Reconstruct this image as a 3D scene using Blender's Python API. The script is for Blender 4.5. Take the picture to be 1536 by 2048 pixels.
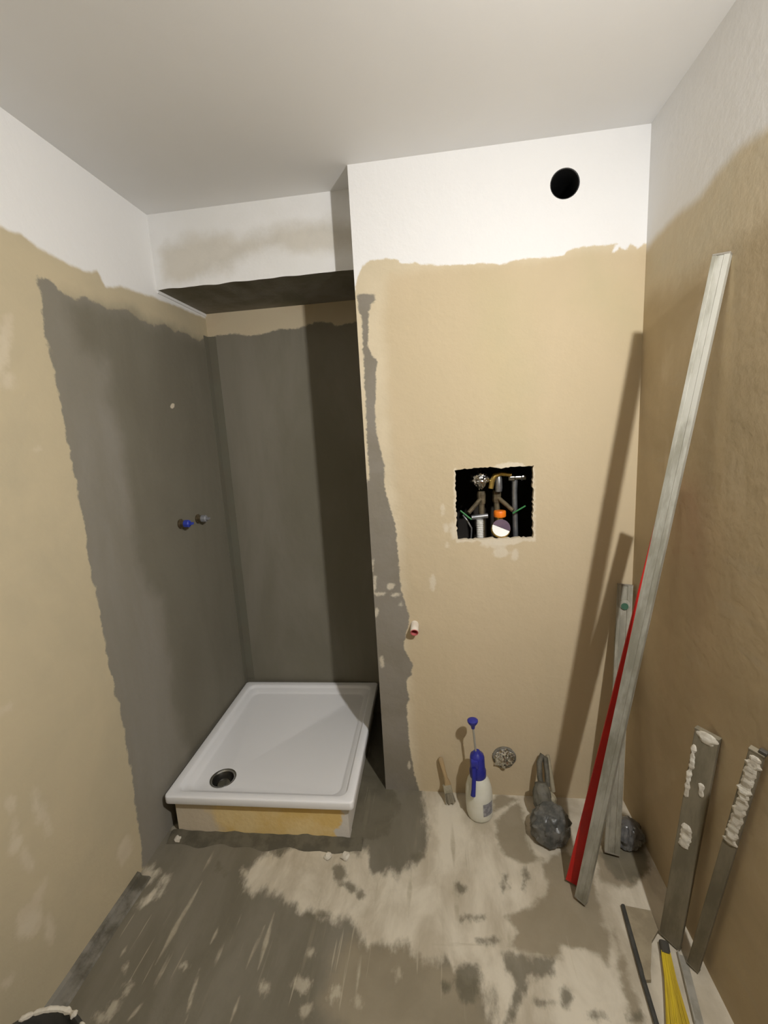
import bpy, bmesh, math, random
import numpy as np
from mathutils import Vector, Matrix, noise

for o in list(bpy.data.objects):
    bpy.data.objects.remove(o)
SC = bpy.context.scene
COL = SC.collection

# ------------------------------------------------------------------ camera
YAW, PITCH, ROLL = -.132, -.172, -.056
fw = Vector((math.sin(YAW)*math.cos(PITCH), math.cos(YAW)*math.cos(PITCH), math.sin(PITCH)))
rt = Vector((math.cos(YAW), -math.sin(YAW), 0))
up = rt.cross(fw)
r2 = math.cos(ROLL)*rt + math.sin(ROLL)*up
u2 = -math.sin(ROLL)*rt + math.cos(ROLL)*up
cam_d = bpy.data.cameras.new('camera')
cam = bpy.data.objects.new('camera', cam_d)
COL.objects.link(cam)
R = Matrix((r2, u2, -fw)).transposed().to_4x4()
cam.matrix_world = Matrix.Translation((0, 0, 1.562)) @ R
cam_d.sensor_fit = 'VERTICAL'
cam_d.sensor_height = 36
cam_d.lens = 895/2048*36
cam_d.clip_start = .01
SC.camera = cam

# ------------------------------------------------------------------ world, exposure
W = bpy.data.worlds.new('world'); SC.world = W; W.use_nodes = True
W.node_tree.nodes['Background'].inputs[0].default_value = (.9, .95, 1, 1)
W.node_tree.nodes['Background'].inputs[1].default_value = .05
vs_ = SC.view_settings
vs_.view_transform = 'Standard'; vs_.look = 'None'; vs_.gamma = 1; vs_.use_curve_mapping = False
vs_.exposure = 0.0
LAMP_POS = (.655, .275, 2.13)
LAMP_STRENGTH = 3850
LAMP_AIM = (-1.0, 1.75, .45)
LAMP_COLOR = (1.0, .985, .965, 1)

# ------------------------------------------------------------------ room measures
XL, XR, XB = -1.162, .709, -.292
YF, YS, YB, YR = 1.736, 1.889, 2.287, -1.25
ZS, ZC, ZT = 2.211, 2.5, .194

# paint and stain outlines in metres on each surface (walls: horizontal, height; floor: x, y)
DATA = {'L_white': [[[-1.6,2.02],[0.7,2.02],[1.194,2.174],[1.215,2.172],[1.254,2.179],[1.299,2.166],[1.367,2.156],[1.424,2.153],[1.476,2.154],[1.521,2.16],[1.548,2.179],[1.561,2.15],[1.578,2.129],[1.656,2.159],[1.741,2.164],[1.836,2.173],[1.89,2.176],[2.056,2.185],[2.251,2.19],[2.4,2.195],[2.4,2.7],[-1.6,2.7]]],
'L_grey': [[[1.286,2.066],[1.319,2.081],[1.349,2.074],[1.378,2.05],[1.405,2.047],[1.445,2.061],[1.511,2.063],[1.54,2.057],[1.595,2.063],[1.65,2.073],[1.707,2.08],[1.759,2.061],[1.809,2.059],[1.916,2.078],[1.987,2.06],[2.072,2.081],[2.135,2.071],[2.202,2.063],[2.258,2.095],[2.4,2.08],[2.4,-0.1],[1.288,-0.003],[1.304,0.045],[1.311,0.137],[1.312,0.243],[1.32,0.362],[1.32,0.485],[1.318,0.647],[1.307,0.798],[1.305,0.865],[1.302,0.958],[1.303,1.065],[1.297,1.19],[1.302,1.407],[1.294,1.599],[1.293,1.811],[1.284,1.897],[1.286,2.01]]],
'L_grey2': [[[1.378,2.05],[1.401,2.046],[1.533,2.057],[1.707,2.08],[1.809,2.059],[2.228,2.075],[2.4,2.08],[2.4,0.1],[1.661,0.169],[1.611,0.451],[1.629,0.717],[1.635,0.937],[1.536,1.026],[1.532,1.178],[1.541,1.37],[1.534,1.558],[1.528,1.648],[1.515,1.736],[1.527,1.867],[1.405,1.881],[1.389,1.947]]],
'L_pale': [[[1.158,1.857],[1.137,1.809],[1.117,1.779],[1.105,1.779],[1.105,1.808],[1.118,1.855],[1.139,1.903],[1.16,1.934],[1.173,1.936],[1.172,1.906]],[[1.153,1.766],[1.145,1.751],[1.131,1.741],[1.116,1.74],[1.107,1.747],[1.105,1.761],[1.113,1.776],[1.126,1.786],[1.141,1.788],[1.151,1.78]],[[0.978,0.571],[0.976,0.537],[0.971,0.518],[0.965,0.523],[0.96,0.548],[0.959,0.585],[0.961,0.618],[0.965,0.637],[0.971,0.633],[0.976,0.608]],[[0.995,0.514],[0.995,0.485],[0.99,0.471],[0.983,0.476],[0.976,0.498],[0.973,0.529],[0.974,0.557],[0.979,0.571],[0.985,0.567],[0.992,0.545]],[[0.898,0.52],[0.885,0.519],[0.874,0.524],[0.87,0.534],[0.873,0.544],[0.883,0.552],[0.896,0.553],[0.907,0.548],[0.912,0.538],[0.908,0.527]],[[0.924,0.457],[0.924,0.433],[0.92,0.422],[0.913,0.426],[0.906,0.446],[0.901,0.472],[0.901,0.495],[0.905,0.507],[0.912,0.503],[0.919,0.484]],[[0.932,0.321],[0.917,0.311],[0.904,0.312],[0.898,0.322],[0.901,0.339],[0.912,0.356],[0.927,0.366],[0.94,0.366],[0.947,0.356],[0.944,0.338]],[[0.909,0.642],[0.904,0.63],[0.898,0.625],[0.893,0.63],[0.891,0.642],[0.892,0.657],[0.897,0.669],[0.902,0.674],[0.908,0.669],[0.91,0.657]],[[1.26,0.116],[1.238,0.109],[1.214,0.119],[1.199,0.142],[1.196,0.169],[1.207,0.19],[1.228,0.199],[1.252,0.19],[1.269,0.167],[1.272,0.139]],[[0.956,0.902],[0.954,0.897],[0.947,0.894],[0.937,0.893],[0.928,0.896],[0.924,0.9],[0.925,0.904],[0.932,0.908],[0.942,0.908],[0.951,0.906]],[[0.912,0.252],[0.891,0.245],[0.868,0.26],[0.853,0.289],[0.85,0.322],[0.86,0.347],[0.88,0.355],[0.903,0.342],[0.92,0.313],[0.923,0.278]],[[0.944,0.193],[0.94,0.167],[0.933,0.156],[0.924,0.166],[0.918,0.191],[0.917,0.223],[0.92,0.249],[0.928,0.259],[0.936,0.25],[0.942,0.225]],[[0.814,0.212],[0.814,0.204],[0.809,0.199],[0.802,0.2],[0.794,0.205],[0.789,0.214],[0.789,0.222],[0.793,0.226],[0.801,0.226],[0.809,0.22]],[[1.196,1.572],[1.192,1.569],[1.184,1.568],[1.175,1.568],[1.168,1.57],[1.166,1.573],[1.169,1.575],[1.177,1.576],[1.186,1.576],[1.193,1.574]],[[0.906,0.567],[0.901,0.553],[0.896,0.548],[0.891,0.552],[0.89,0.565],[0.892,0.581],[0.896,0.595],[0.902,0.601],[0.906,0.596],[0.908,0.584]],[[1.907,1.733],[1.898,1.726],[1.886,1.722],[1.877,1.724],[1.873,1.73],[1.877,1.738],[1.886,1.745],[1.897,1.748],[1.907,1.746],[1.911,1.741]]],
'B_beige': [[[-1.3,2.095],[-1.169,2.102],[-1.123,2.103],[-1.055,2.107],[-1.001,2.105],[-0.936,2.088],[-0.883,2.093],[-0.79,2.105],[-0.673,2.11],[-0.569,2.125],[-0.519,2.12],[-0.5,2.1],[-0.444,2.105],[-0.399,2.108],[0.2,2.13],[0.2,2.3],[-1.3,2.3]]],
'S_stain': [[[-1.13,2.354],[-1.077,2.378],[-0.986,2.397],[-0.878,2.399],[-0.795,2.377],[-0.689,2.375],[-0.604,2.394],[-0.5,2.401],[-0.41,2.397],[-0.2,2.36],[-0.2,2.28],[-0.448,2.296],[-0.53,2.304],[-0.654,2.307],[-0.761,2.299],[-0.852,2.26],[-1.009,2.237],[-1.119,2.247]]],
'F_white': [[[-0.4,2.13],[-0.294,2.08],[-0.281,2.13],[-0.259,2.167],[-0.23,2.183],[-0.175,2.184],[-0.139,2.179],[-0.122,2.164],[-0.068,2.16],[-0.033,2.149],[0.038,2.142],[0.099,2.136],[0.16,2.135],[0.203,2.132],[0.228,2.122],[0.249,2.129],[0.279,2.134],[0.364,2.134],[0.438,2.132],[0.463,2.148],[0.479,2.154],[0.528,2.154],[0.585,2.152],[0.612,2.154],[0.63,2.136],[0.645,2.13],[0.66,2.147],[0.681,2.131],[0.697,2.142],[0.717,2.147],[0.9,2.1],[0.9,2.7],[-0.4,2.7]],[[0.618,2.135],[0.61,2.128],[0.604,2.125],[0.601,2.127],[0.602,2.134],[0.607,2.144],[0.614,2.151],[0.621,2.154],[0.624,2.152],[0.623,2.145]],[[0.686,2.16],[0.686,2.147],[0.683,2.14],[0.679,2.14],[0.675,2.148],[0.674,2.161],[0.674,2.174],[0.677,2.181],[0.681,2.181],[0.685,2.173]]],
'F_primer': [[[-0.149,2.123],[-0.097,2.128],[-0.033,2.14],[0.038,2.14],[0.16,2.132],[0.364,2.131],[0.463,2.145],[0.561,2.138],[0.717,2.138],[0.9,2.0],[0.9,-0.1],[-0.141,-0.021],[-0.153,0.202],[-0.16,0.44],[-0.164,0.669],[-0.162,0.932],[-0.168,1.223],[-0.186,1.423],[-0.193,1.577],[-0.191,1.834],[-0.198,1.976],[-0.189,2.033],[-0.175,2.092]]],
'F_grey': [[[-0.285,2.071],[-0.246,2.072],[-0.219,2.066],[-0.216,2.047],[-0.235,2.037],[-0.246,2.012],[-0.257,1.893],[-0.246,1.856],[-0.225,1.84],[-0.233,1.765],[-0.244,1.636],[-0.244,1.579],[-0.232,1.512],[-0.22,1.453],[-0.221,1.365],[-0.214,1.305],[-0.197,1.245],[-0.186,1.183],[-0.184,1.101],[-0.18,0.996],[-0.177,0.932],[-0.168,0.889],[-0.152,0.835],[-0.153,0.781],[-0.182,0.692],[-0.171,0.658],[-0.146,0.602],[-0.155,0.556],[-0.175,0.533],[-0.173,0.475],[-0.164,0.44],[-0.18,0.417],[-0.179,0.346],[-0.175,0.201],[-0.162,0.091],[-0.144,0.004],[-0.1,-0.1],[-0.4,-0.1],[-0.4,1.4],[-0.281,1.388],[-0.282,1.505],[-0.277,1.694],[-0.276,1.841],[-0.274,1.983],[-0.283,2.027]]],
'F_green': [[[0.529,2.11],[0.729,1.931],[0.727,1.8],[0.618,1.842],[0.499,1.984]],[[0.159,2.081],[0.296,2.068],[0.33,1.655],[0.294,1.287],[0.203,1.48],[0.137,1.845]]],
'F_pale': [[[0.01,1.258],[0.007,1.241],[0.002,1.231],[-0.004,1.232],[-0.008,1.242],[-0.01,1.258],[-0.007,1.275],[-0.002,1.284],[0.004,1.284],[0.008,1.274]],[[0.025,1.187],[0.022,1.176],[0.016,1.168],[0.009,1.169],[0.004,1.176],[0.002,1.188],[0.004,1.2],[0.01,1.207],[0.018,1.207],[0.023,1.199]],[[-0.036,0.963],[-0.039,0.938],[-0.045,0.922],[-0.053,0.923],[-0.058,0.938],[-0.06,0.963],[-0.056,0.988],[-0.05,1.003],[-0.042,1.003],[-0.037,0.987]],[[0.252,1.081],[0.246,1.069],[0.23,1.062],[0.212,1.063],[0.196,1.07],[0.191,1.082],[0.197,1.094],[0.212,1.101],[0.231,1.101],[0.246,1.093]],[[0.289,1.07],[0.286,1.056],[0.279,1.047],[0.269,1.048],[0.262,1.057],[0.259,1.071],[0.262,1.085],[0.27,1.094],[0.279,1.093],[0.287,1.084]],[[-0.245,0.916],[-0.25,0.913],[-0.26,0.911],[-0.273,0.911],[-0.283,0.913],[-0.287,0.916],[-0.283,0.919],[-0.272,0.921],[-0.259,0.921],[-0.249,0.919]],[[-0.29,0.938],[-0.292,0.925],[-0.295,0.917],[-0.299,0.918],[-0.302,0.925],[-0.302,0.938],[-0.3,0.951],[-0.297,0.958],[-0.293,0.958],[-0.29,0.951]],[[-0.204,0.95],[-0.208,0.941],[-0.215,0.936],[-0.224,0.936],[-0.231,0.941],[-0.233,0.95],[-0.23,0.959],[-0.222,0.964],[-0.214,0.964],[-0.207,0.959]],[[-0.184,0.917],[-0.187,0.912],[-0.197,0.907],[-0.209,0.904],[-0.22,0.903],[-0.225,0.906],[-0.221,0.911],[-0.212,0.916],[-0.199,0.919],[-0.189,0.919]],[[-0.173,0.872],[-0.175,0.866],[-0.179,0.862],[-0.185,0.862],[-0.189,0.866],[-0.19,0.872],[-0.188,0.879],[-0.184,0.882],[-0.178,0.882],[-0.175,0.879]],[[-0.279,0.966],[-0.281,0.948],[-0.284,0.937],[-0.287,0.937],[-0.289,0.948],[-0.289,0.966],[-0.287,0.983],[-0.284,0.994],[-0.281,0.994],[-0.279,0.983]],[[-0.28,0.833],[-0.286,0.821],[-0.293,0.815],[-0.298,0.817],[-0.299,0.826],[-0.295,0.839],[-0.289,0.85],[-0.282,0.856],[-0.277,0.854],[-0.276,0.845]],[[-0.286,1.04],[-0.288,1.023],[-0.29,1.012],[-0.293,1.012],[-0.294,1.023],[-0.294,1.04],[-0.292,1.058],[-0.289,1.068],[-0.287,1.068],[-0.285,1.058]],[[-0.266,0.612],[-0.269,0.596],[-0.274,0.586],[-0.279,0.586],[-0.283,0.596],[-0.284,0.612],[-0.281,0.628],[-0.276,0.638],[-0.271,0.638],[-0.267,0.628]],[[-0.177,0.127],[-0.179,0.115],[-0.182,0.108],[-0.185,0.108],[-0.188,0.115],[-0.188,0.127],[-0.187,0.138],[-0.183,0.146],[-0.18,0.146],[-0.178,0.139]],[[-0.299,1.601],[-0.302,1.579],[-0.305,1.566],[-0.309,1.566],[-0.311,1.58],[-0.311,1.602],[-0.308,1.624],[-0.304,1.638],[-0.301,1.638],[-0.299,1.624]],[[-0.294,1.408],[-0.296,1.382],[-0.3,1.367],[-0.304,1.367],[-0.306,1.383],[-0.306,1.408],[-0.303,1.434],[-0.299,1.449],[-0.295,1.449],[-0.293,1.433]],[[-0.284,1.495],[-0.286,1.482],[-0.29,1.473],[-0.293,1.474],[-0.296,1.482],[-0.296,1.496],[-0.294,1.509],[-0.29,1.518],[-0.287,1.517],[-0.284,1.509]],[[-0.282,1.768],[-0.285,1.747],[-0.289,1.734],[-0.292,1.734],[-0.294,1.748],[-0.294,1.769],[-0.291,1.79],[-0.288,1.803],[-0.284,1.803],[-0.282,1.79]],[[0.025,1.117],[0.023,1.11],[0.018,1.105],[0.012,1.105],[0.007,1.11],[0.005,1.117],[0.007,1.124],[0.012,1.129],[0.018,1.128],[0.023,1.124]],[[0.046,1.177],[0.044,1.153],[0.038,1.139],[0.032,1.139],[0.028,1.154],[0.027,1.177],[0.029,1.201],[0.034,1.215],[0.04,1.215],[0.045,1.2]],[[0.256,1.111],[0.245,1.105],[0.216,1.102],[0.181,1.103],[0.152,1.108],[0.141,1.114],[0.152,1.119],[0.181,1.122],[0.216,1.122],[0.245,1.117]]],
'F_edge': [[[0.338,1.13],[0.352,1.13],[0.351,1.27],[0.349,1.41],[0.34,1.42],[0.338,1.3]],[[0.05,1.14],[0.05,1.126],[0.12,1.127],[0.135,1.133],[0.15,1.116],[0.22,1.11],[0.27,1.112],[0.3,1.124],[0.35,1.124],[0.35,1.14]],[[0.058,1.14],[0.038,1.14],[0.036,1.18],[0.046,1.22],[0.044,1.3],[0.049,1.42],[0.058,1.42]],[[0.2,1.41],[0.2,1.424],[0.25,1.432],[0.3,1.428],[0.32,1.41]]],
'R_white': [[[2.0,2.08],[1.712,2.127],[1.658,2.139],[1.564,2.143],[1.508,2.146],[1.419,2.141],[1.354,2.156],[1.277,2.164],[1.224,2.162],[1.167,2.152],[0.5,2.2],[-1.6,2.22],[-1.6,2.7],[2.0,2.7]]],
'R_cream': [[[2.0,2.11],[1.698,2.2],[1.616,2.207],[1.502,2.214],[1.427,2.207],[1.32,2.207],[1.229,2.196],[1.172,2.196],[0.5,2.28],[-1.6,2.3],[-1.6,2.0],[2.0,1.95]]],
'R_pale': [[[1.333,1.898],[1.351,1.891],[1.372,1.893],[1.388,1.902],[1.393,1.916],[1.383,1.928],[1.365,1.935],[1.344,1.933],[1.329,1.924],[1.325,1.911]],[[1.353,1.844],[1.365,1.839],[1.382,1.841],[1.395,1.848],[1.401,1.859],[1.396,1.868],[1.383,1.872],[1.366,1.87],[1.353,1.863],[1.348,1.853]]],
'G_pale': [[[-0.797,1.299],[-0.748,1.341],[-0.667,1.412],[-0.594,1.434],[-0.477,1.447],[-0.356,1.434],[-0.296,1.359],[-0.195,1.357],[-0.129,1.41],[-0.105,1.473],[-0.102,1.563],[-0.119,1.66],[-0.129,1.741],[-0.1,1.8],[0.8,1.8],[0.8,0.6],[0.51,0.946],[0.346,0.922],[0.1,0.909],[0.087,0.957],[0.073,1.02],[0.021,1.069],[-0.052,1.088],[-0.143,1.107],[-0.239,1.133],[-0.303,1.135],[-0.342,1.169],[-0.43,1.185],[-0.52,1.201],[-0.606,1.245],[-0.72,1.253]],[[-1.162,1.295],[-1.127,1.317],[-1.096,1.296],[-1.102,1.252],[-1.134,1.24]],[[-1.058,1.274],[-1.048,1.284],[-1.062,1.192],[-1.071,1.183]]],
'G_tan': [[[0.316,1.423],[0.315,1.327],[0.257,1.275],[0.16,1.232],[0.19,1.19],[0.164,1.153],[0.23,1.129],[0.302,1.128],[0.315,1.162],[0.365,1.156],[0.424,1.15],[0.432,1.12],[0.463,1.177],[0.463,1.236],[0.47,1.318],[0.476,1.388],[0.411,1.489]],[[0.519,1.496],[0.496,1.372],[0.554,1.354],[0.63,1.382],[0.694,1.45],[0.708,1.53],[0.633,1.567]],[[0.169,1.604],[0.286,1.712],[0.283,1.48],[0.329,1.443],[0.236,1.417],[0.172,1.472]],[[-0.334,1.126],[-0.176,1.132],[-0.022,1.091],[0.062,1.054],[0.087,0.957],[0.099,0.899],[-0.281,0.864],[-0.388,0.969],[-0.384,1.067]],[[0.163,1.64],[0.286,1.712],[0.228,1.741],[0.184,1.733]],[[0.49,1.221],[0.487,1.127],[0.483,0.994],[0.452,0.979],[0.456,1.088]]],
'G_dark': [[[-1.195,1.514],[-1.112,1.425],[-1.018,1.449],[-0.853,1.461],[-0.684,1.459],[-0.516,1.444],[-0.398,1.448],[-0.268,1.505],[-0.221,1.654],[-0.249,1.72],[-0.314,1.789],[-0.42,2.0],[-1.2,2.0]],[[0.136,1.13],[0.201,1.126],[0.282,1.123],[0.277,1.085],[0.205,1.069],[0.17,1.029],[0.139,0.963],[0.126,0.962],[0.16,1.051],[0.137,1.085]],[[-0.015,1.085],[0.051,1.091],[0.069,1.049],[0.044,0.995],[0.003,1.003]],[[0.534,1.487],[0.617,1.524],[0.695,1.499],[0.683,1.44],[0.613,1.381],[0.549,1.385]],[[-0.386,1.333],[-0.393,1.318],[-0.409,1.311],[-0.426,1.316],[-0.438,1.33],[-0.442,1.348],[-0.434,1.364],[-0.419,1.371],[-0.401,1.366],[-0.389,1.351]],[[-0.333,1.276],[-0.342,1.271],[-0.361,1.273],[-0.382,1.282],[-0.397,1.295],[-0.401,1.306],[-0.391,1.312],[-0.372,1.309],[-0.351,1.3],[-0.336,1.287]],[[-0.417,1.194],[-0.422,1.186],[-0.441,1.18],[-0.466,1.178],[-0.487,1.181],[-0.497,1.187],[-0.491,1.195],[-0.472,1.201],[-0.447,1.203],[-0.426,1.2]],[[-0.101,1.435],[-0.105,1.423],[-0.118,1.413],[-0.137,1.406],[-0.153,1.406],[-0.162,1.413],[-0.159,1.424],[-0.146,1.435],[-0.127,1.442],[-0.11,1.442]],[[-0.865,1.328],[-0.862,1.319],[-0.864,1.314],[-0.87,1.313],[-0.878,1.318],[-0.884,1.327],[-0.887,1.336],[-0.885,1.342],[-0.879,1.342],[-0.871,1.337]],[[-0.828,1.31],[-0.827,1.303],[-0.829,1.299],[-0.835,1.298],[-0.842,1.302],[-0.847,1.308],[-0.848,1.315],[-0.846,1.319],[-0.84,1.32],[-0.833,1.316]],[[-0.647,1.391],[-0.646,1.381],[-0.65,1.375],[-0.657,1.374],[-0.665,1.38],[-0.671,1.389],[-0.672,1.399],[-0.668,1.405],[-0.661,1.405],[-0.653,1.4]],[[-0.317,1.272],[-0.317,1.264],[-0.322,1.259],[-0.328,1.258],[-0.334,1.263],[-0.338,1.271],[-0.337,1.279],[-0.333,1.284],[-0.326,1.285],[-0.32,1.28]],[[-0.025,1.031],[-0.027,1.027],[-0.031,1.024],[-0.036,1.024],[-0.04,1.026],[-0.042,1.03],[-0.04,1.034],[-0.036,1.037],[-0.031,1.038],[-0.027,1.035]],[[0.033,1.302],[0.024,1.294],[0.01,1.293],[-0.002,1.3],[-0.009,1.311],[-0.007,1.324],[0.003,1.332],[0.017,1.333],[0.029,1.326],[0.036,1.314]],[[0.315,1.036],[0.308,1.021],[0.297,1.011],[0.287,1.01],[0.281,1.018],[0.282,1.033],[0.289,1.048],[0.3,1.058],[0.31,1.059],[0.316,1.05]],[[0.255,1.371],[0.246,1.345],[0.237,1.33],[0.231,1.33],[0.23,1.346],[0.235,1.371],[0.244,1.398],[0.253,1.414],[0.259,1.414],[0.26,1.397]],[[0.185,1.349],[0.181,1.332],[0.173,1.321],[0.166,1.321],[0.161,1.33],[0.161,1.347],[0.166,1.364],[0.173,1.375],[0.181,1.376],[0.185,1.366]],[[0.092,1.226],[0.084,1.221],[0.064,1.217],[0.041,1.215],[0.022,1.216],[0.014,1.22],[0.022,1.225],[0.042,1.23],[0.065,1.232],[0.085,1.23]],[[0.131,1.164],[0.124,1.16],[0.105,1.156],[0.083,1.154],[0.064,1.155],[0.058,1.158],[0.065,1.162],[0.084,1.165],[0.106,1.167],[0.125,1.166]],[[0.256,1.019],[0.251,1.014],[0.239,1.01],[0.226,1.008],[0.216,1.011],[0.213,1.016],[0.218,1.021],[0.23,1.026],[0.243,1.027],[0.253,1.024]],[[0.39,1.004],[0.384,0.999],[0.371,0.995],[0.357,0.993],[0.346,0.995],[0.343,1.0],[0.349,1.006],[0.362,1.01],[0.377,1.011],[0.388,1.009]],[[0.481,1.007],[0.474,0.999],[0.463,0.994],[0.452,0.993],[0.445,0.997],[0.444,1.004],[0.451,1.012],[0.462,1.017],[0.473,1.018],[0.48,1.014]]],
'G_fleck': [[[-0.549,0.987],[-0.545,0.977],[-0.547,0.97],[-0.554,0.967],[-0.564,0.971],[-0.573,0.979],[-0.577,0.989],[-0.576,0.996],[-0.569,0.999],[-0.558,0.995]],[[-0.423,0.995],[-0.43,0.987],[-0.445,0.984],[-0.464,0.987],[-0.478,0.996],[-0.483,1.006],[-0.476,1.015],[-0.46,1.018],[-0.441,1.014],[-0.427,1.005]],[[-0.332,0.983],[-0.338,0.973],[-0.347,0.968],[-0.358,0.97],[-0.365,0.978],[-0.366,0.989],[-0.361,0.999],[-0.351,1.004],[-0.34,1.002],[-0.333,0.994]],[[-0.959,0.889],[-0.96,0.875],[-0.967,0.867],[-0.977,0.869],[-0.987,0.88],[-0.992,0.896],[-0.991,0.911],[-0.984,0.919],[-0.974,0.917],[-0.964,0.905]],[[-0.407,0.94],[-0.409,0.932],[-0.418,0.927],[-0.428,0.927],[-0.437,0.933],[-0.441,0.942],[-0.438,0.951],[-0.43,0.956],[-0.419,0.955],[-0.41,0.949]],[[-0.164,1.051],[-0.166,1.044],[-0.171,1.039],[-0.179,1.038],[-0.185,1.042],[-0.188,1.049],[-0.186,1.056],[-0.181,1.061],[-0.173,1.062],[-0.167,1.058]],[[-0.957,0.946],[-0.958,0.936],[-0.961,0.931],[-0.967,0.932],[-0.972,0.939],[-0.975,0.95],[-0.974,0.96],[-0.971,0.965],[-0.965,0.964],[-0.96,0.957]],[[-0.681,1.368],[-0.68,1.357],[-0.684,1.35],[-0.69,1.351],[-0.697,1.358],[-0.701,1.37],[-0.702,1.381],[-0.698,1.388],[-0.692,1.388],[-0.685,1.38]],[[-1.123,1.482],[-1.121,1.472],[-1.127,1.466],[-1.139,1.465],[-1.152,1.47],[-1.162,1.479],[-1.164,1.489],[-1.158,1.496],[-1.146,1.497],[-1.132,1.491]],[[-0.462,1.503],[-0.467,1.499],[-0.48,1.496],[-0.498,1.494],[-0.512,1.496],[-0.519,1.5],[-0.514,1.504],[-0.501,1.507],[-0.483,1.509],[-0.469,1.507]],[[-0.412,1.494],[-0.416,1.489],[-0.425,1.487],[-0.435,1.49],[-0.442,1.497],[-0.445,1.504],[-0.441,1.509],[-0.432,1.511],[-0.422,1.508],[-0.414,1.501]],[[-0.27,0.973],[-0.271,0.964],[-0.275,0.958],[-0.282,0.957],[-0.289,0.963],[-0.293,0.971],[-0.292,0.981],[-0.288,0.987],[-0.281,0.988],[-0.274,0.982]],[[-0.765,1.32],[-0.763,1.311],[-0.765,1.306],[-0.771,1.305],[-0.778,1.31],[-0.783,1.319],[-0.786,1.328],[-0.783,1.334],[-0.778,1.334],[-0.77,1.329]],[[-0.977,0.878],[-0.976,0.872],[-0.983,0.867],[-0.995,0.866],[-1.008,0.869],[-1.017,0.874],[-1.018,0.881],[-1.011,0.885],[-0.998,0.886],[-0.985,0.884]],[[-0.441,1.082],[-0.441,1.076],[-0.445,1.072],[-0.45,1.071],[-0.456,1.075],[-0.46,1.081],[-0.46,1.087],[-0.456,1.091],[-0.451,1.092],[-0.445,1.088]],[[-0.815,1.015],[-0.814,1.011],[-0.818,1.008],[-0.823,1.008],[-0.829,1.01],[-0.833,1.013],[-0.834,1.017],[-0.83,1.02],[-0.825,1.02],[-0.819,1.018]],[[-1.002,0.993],[-1.003,0.986],[-1.007,0.983],[-1.011,0.984],[-1.015,0.99],[-1.016,0.997],[-1.015,1.003],[-1.012,1.006],[-1.007,1.005],[-1.003,1.0]]],
'G_line': [[[-0.917,1.21],[-0.926,1.106],[-0.918,1.009],[-0.908,1.1]],[[-0.911,1.275],[-0.917,1.202],[-0.911,1.131],[-0.906,1.198]],[[-0.605,1.188],[-0.608,1.101],[-0.595,1.021],[-0.592,1.098]],[[-0.622,1.146],[-0.633,1.081],[-0.634,1.02],[-0.624,1.079]],[[-0.156,1.39],[-0.165,1.288],[-0.157,1.197],[-0.148,1.288]],[[-0.294,1.101],[-0.296,1.043],[-0.289,0.989],[-0.286,1.043]],[[-0.005,1.593],[-0.012,1.479],[0.0,1.381],[0.007,1.481]],[[0.003,1.362],[-0.004,1.25],[0.004,1.153],[0.011,1.251]],[[-1.044,1.053],[-1.05,1.037],[-1.044,1.018],[-1.038,1.034]],[[-0.894,0.925],[-0.91,0.898],[-0.915,0.869],[-0.899,0.894]],[[-0.889,1.052],[-0.893,0.993],[-0.887,0.937],[-0.882,0.991]],[[-0.775,1.014],[-0.771,0.969],[-0.756,0.925],[-0.76,0.968]],[[-0.734,1.093],[-0.739,1.052],[-0.734,1.011],[-0.728,1.05]],[[-0.774,0.983],[-0.765,0.932],[-0.747,0.884],[-0.754,0.931]],[[-0.968,0.93],[-0.978,0.907],[-0.979,0.883],[-0.969,0.905]],[[-0.462,1.309],[-0.473,1.265],[-0.474,1.221],[-0.463,1.263]],[[-0.273,1.323],[-0.274,1.262],[-0.265,1.206],[-0.264,1.262]],[[0.14,1.223],[0.13,1.177],[0.134,1.137],[0.144,1.179]],[[0.168,1.217],[0.156,1.173],[0.158,1.132],[0.169,1.174]],[[-0.085,1.22],[-0.096,1.19],[-0.099,1.159],[-0.088,1.188]],[[0.202,1.13],[0.237,1.126],[0.275,1.132],[0.24,1.137]],[[-0.114,1.133],[0.001,1.137],[0.116,1.149],[0.002,1.144]],[[-0.647,1.413],[-0.659,1.364],[-0.659,1.313],[-0.648,1.36]],[[-0.622,0.96],[-0.626,0.927],[-0.622,0.895],[-0.618,0.926]],[[-0.772,1.134],[-0.779,1.105],[-0.776,1.075],[-0.769,1.103]],[[-0.925,1.394],[-0.931,1.349],[-0.926,1.302],[-0.92,1.345]]]}


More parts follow.
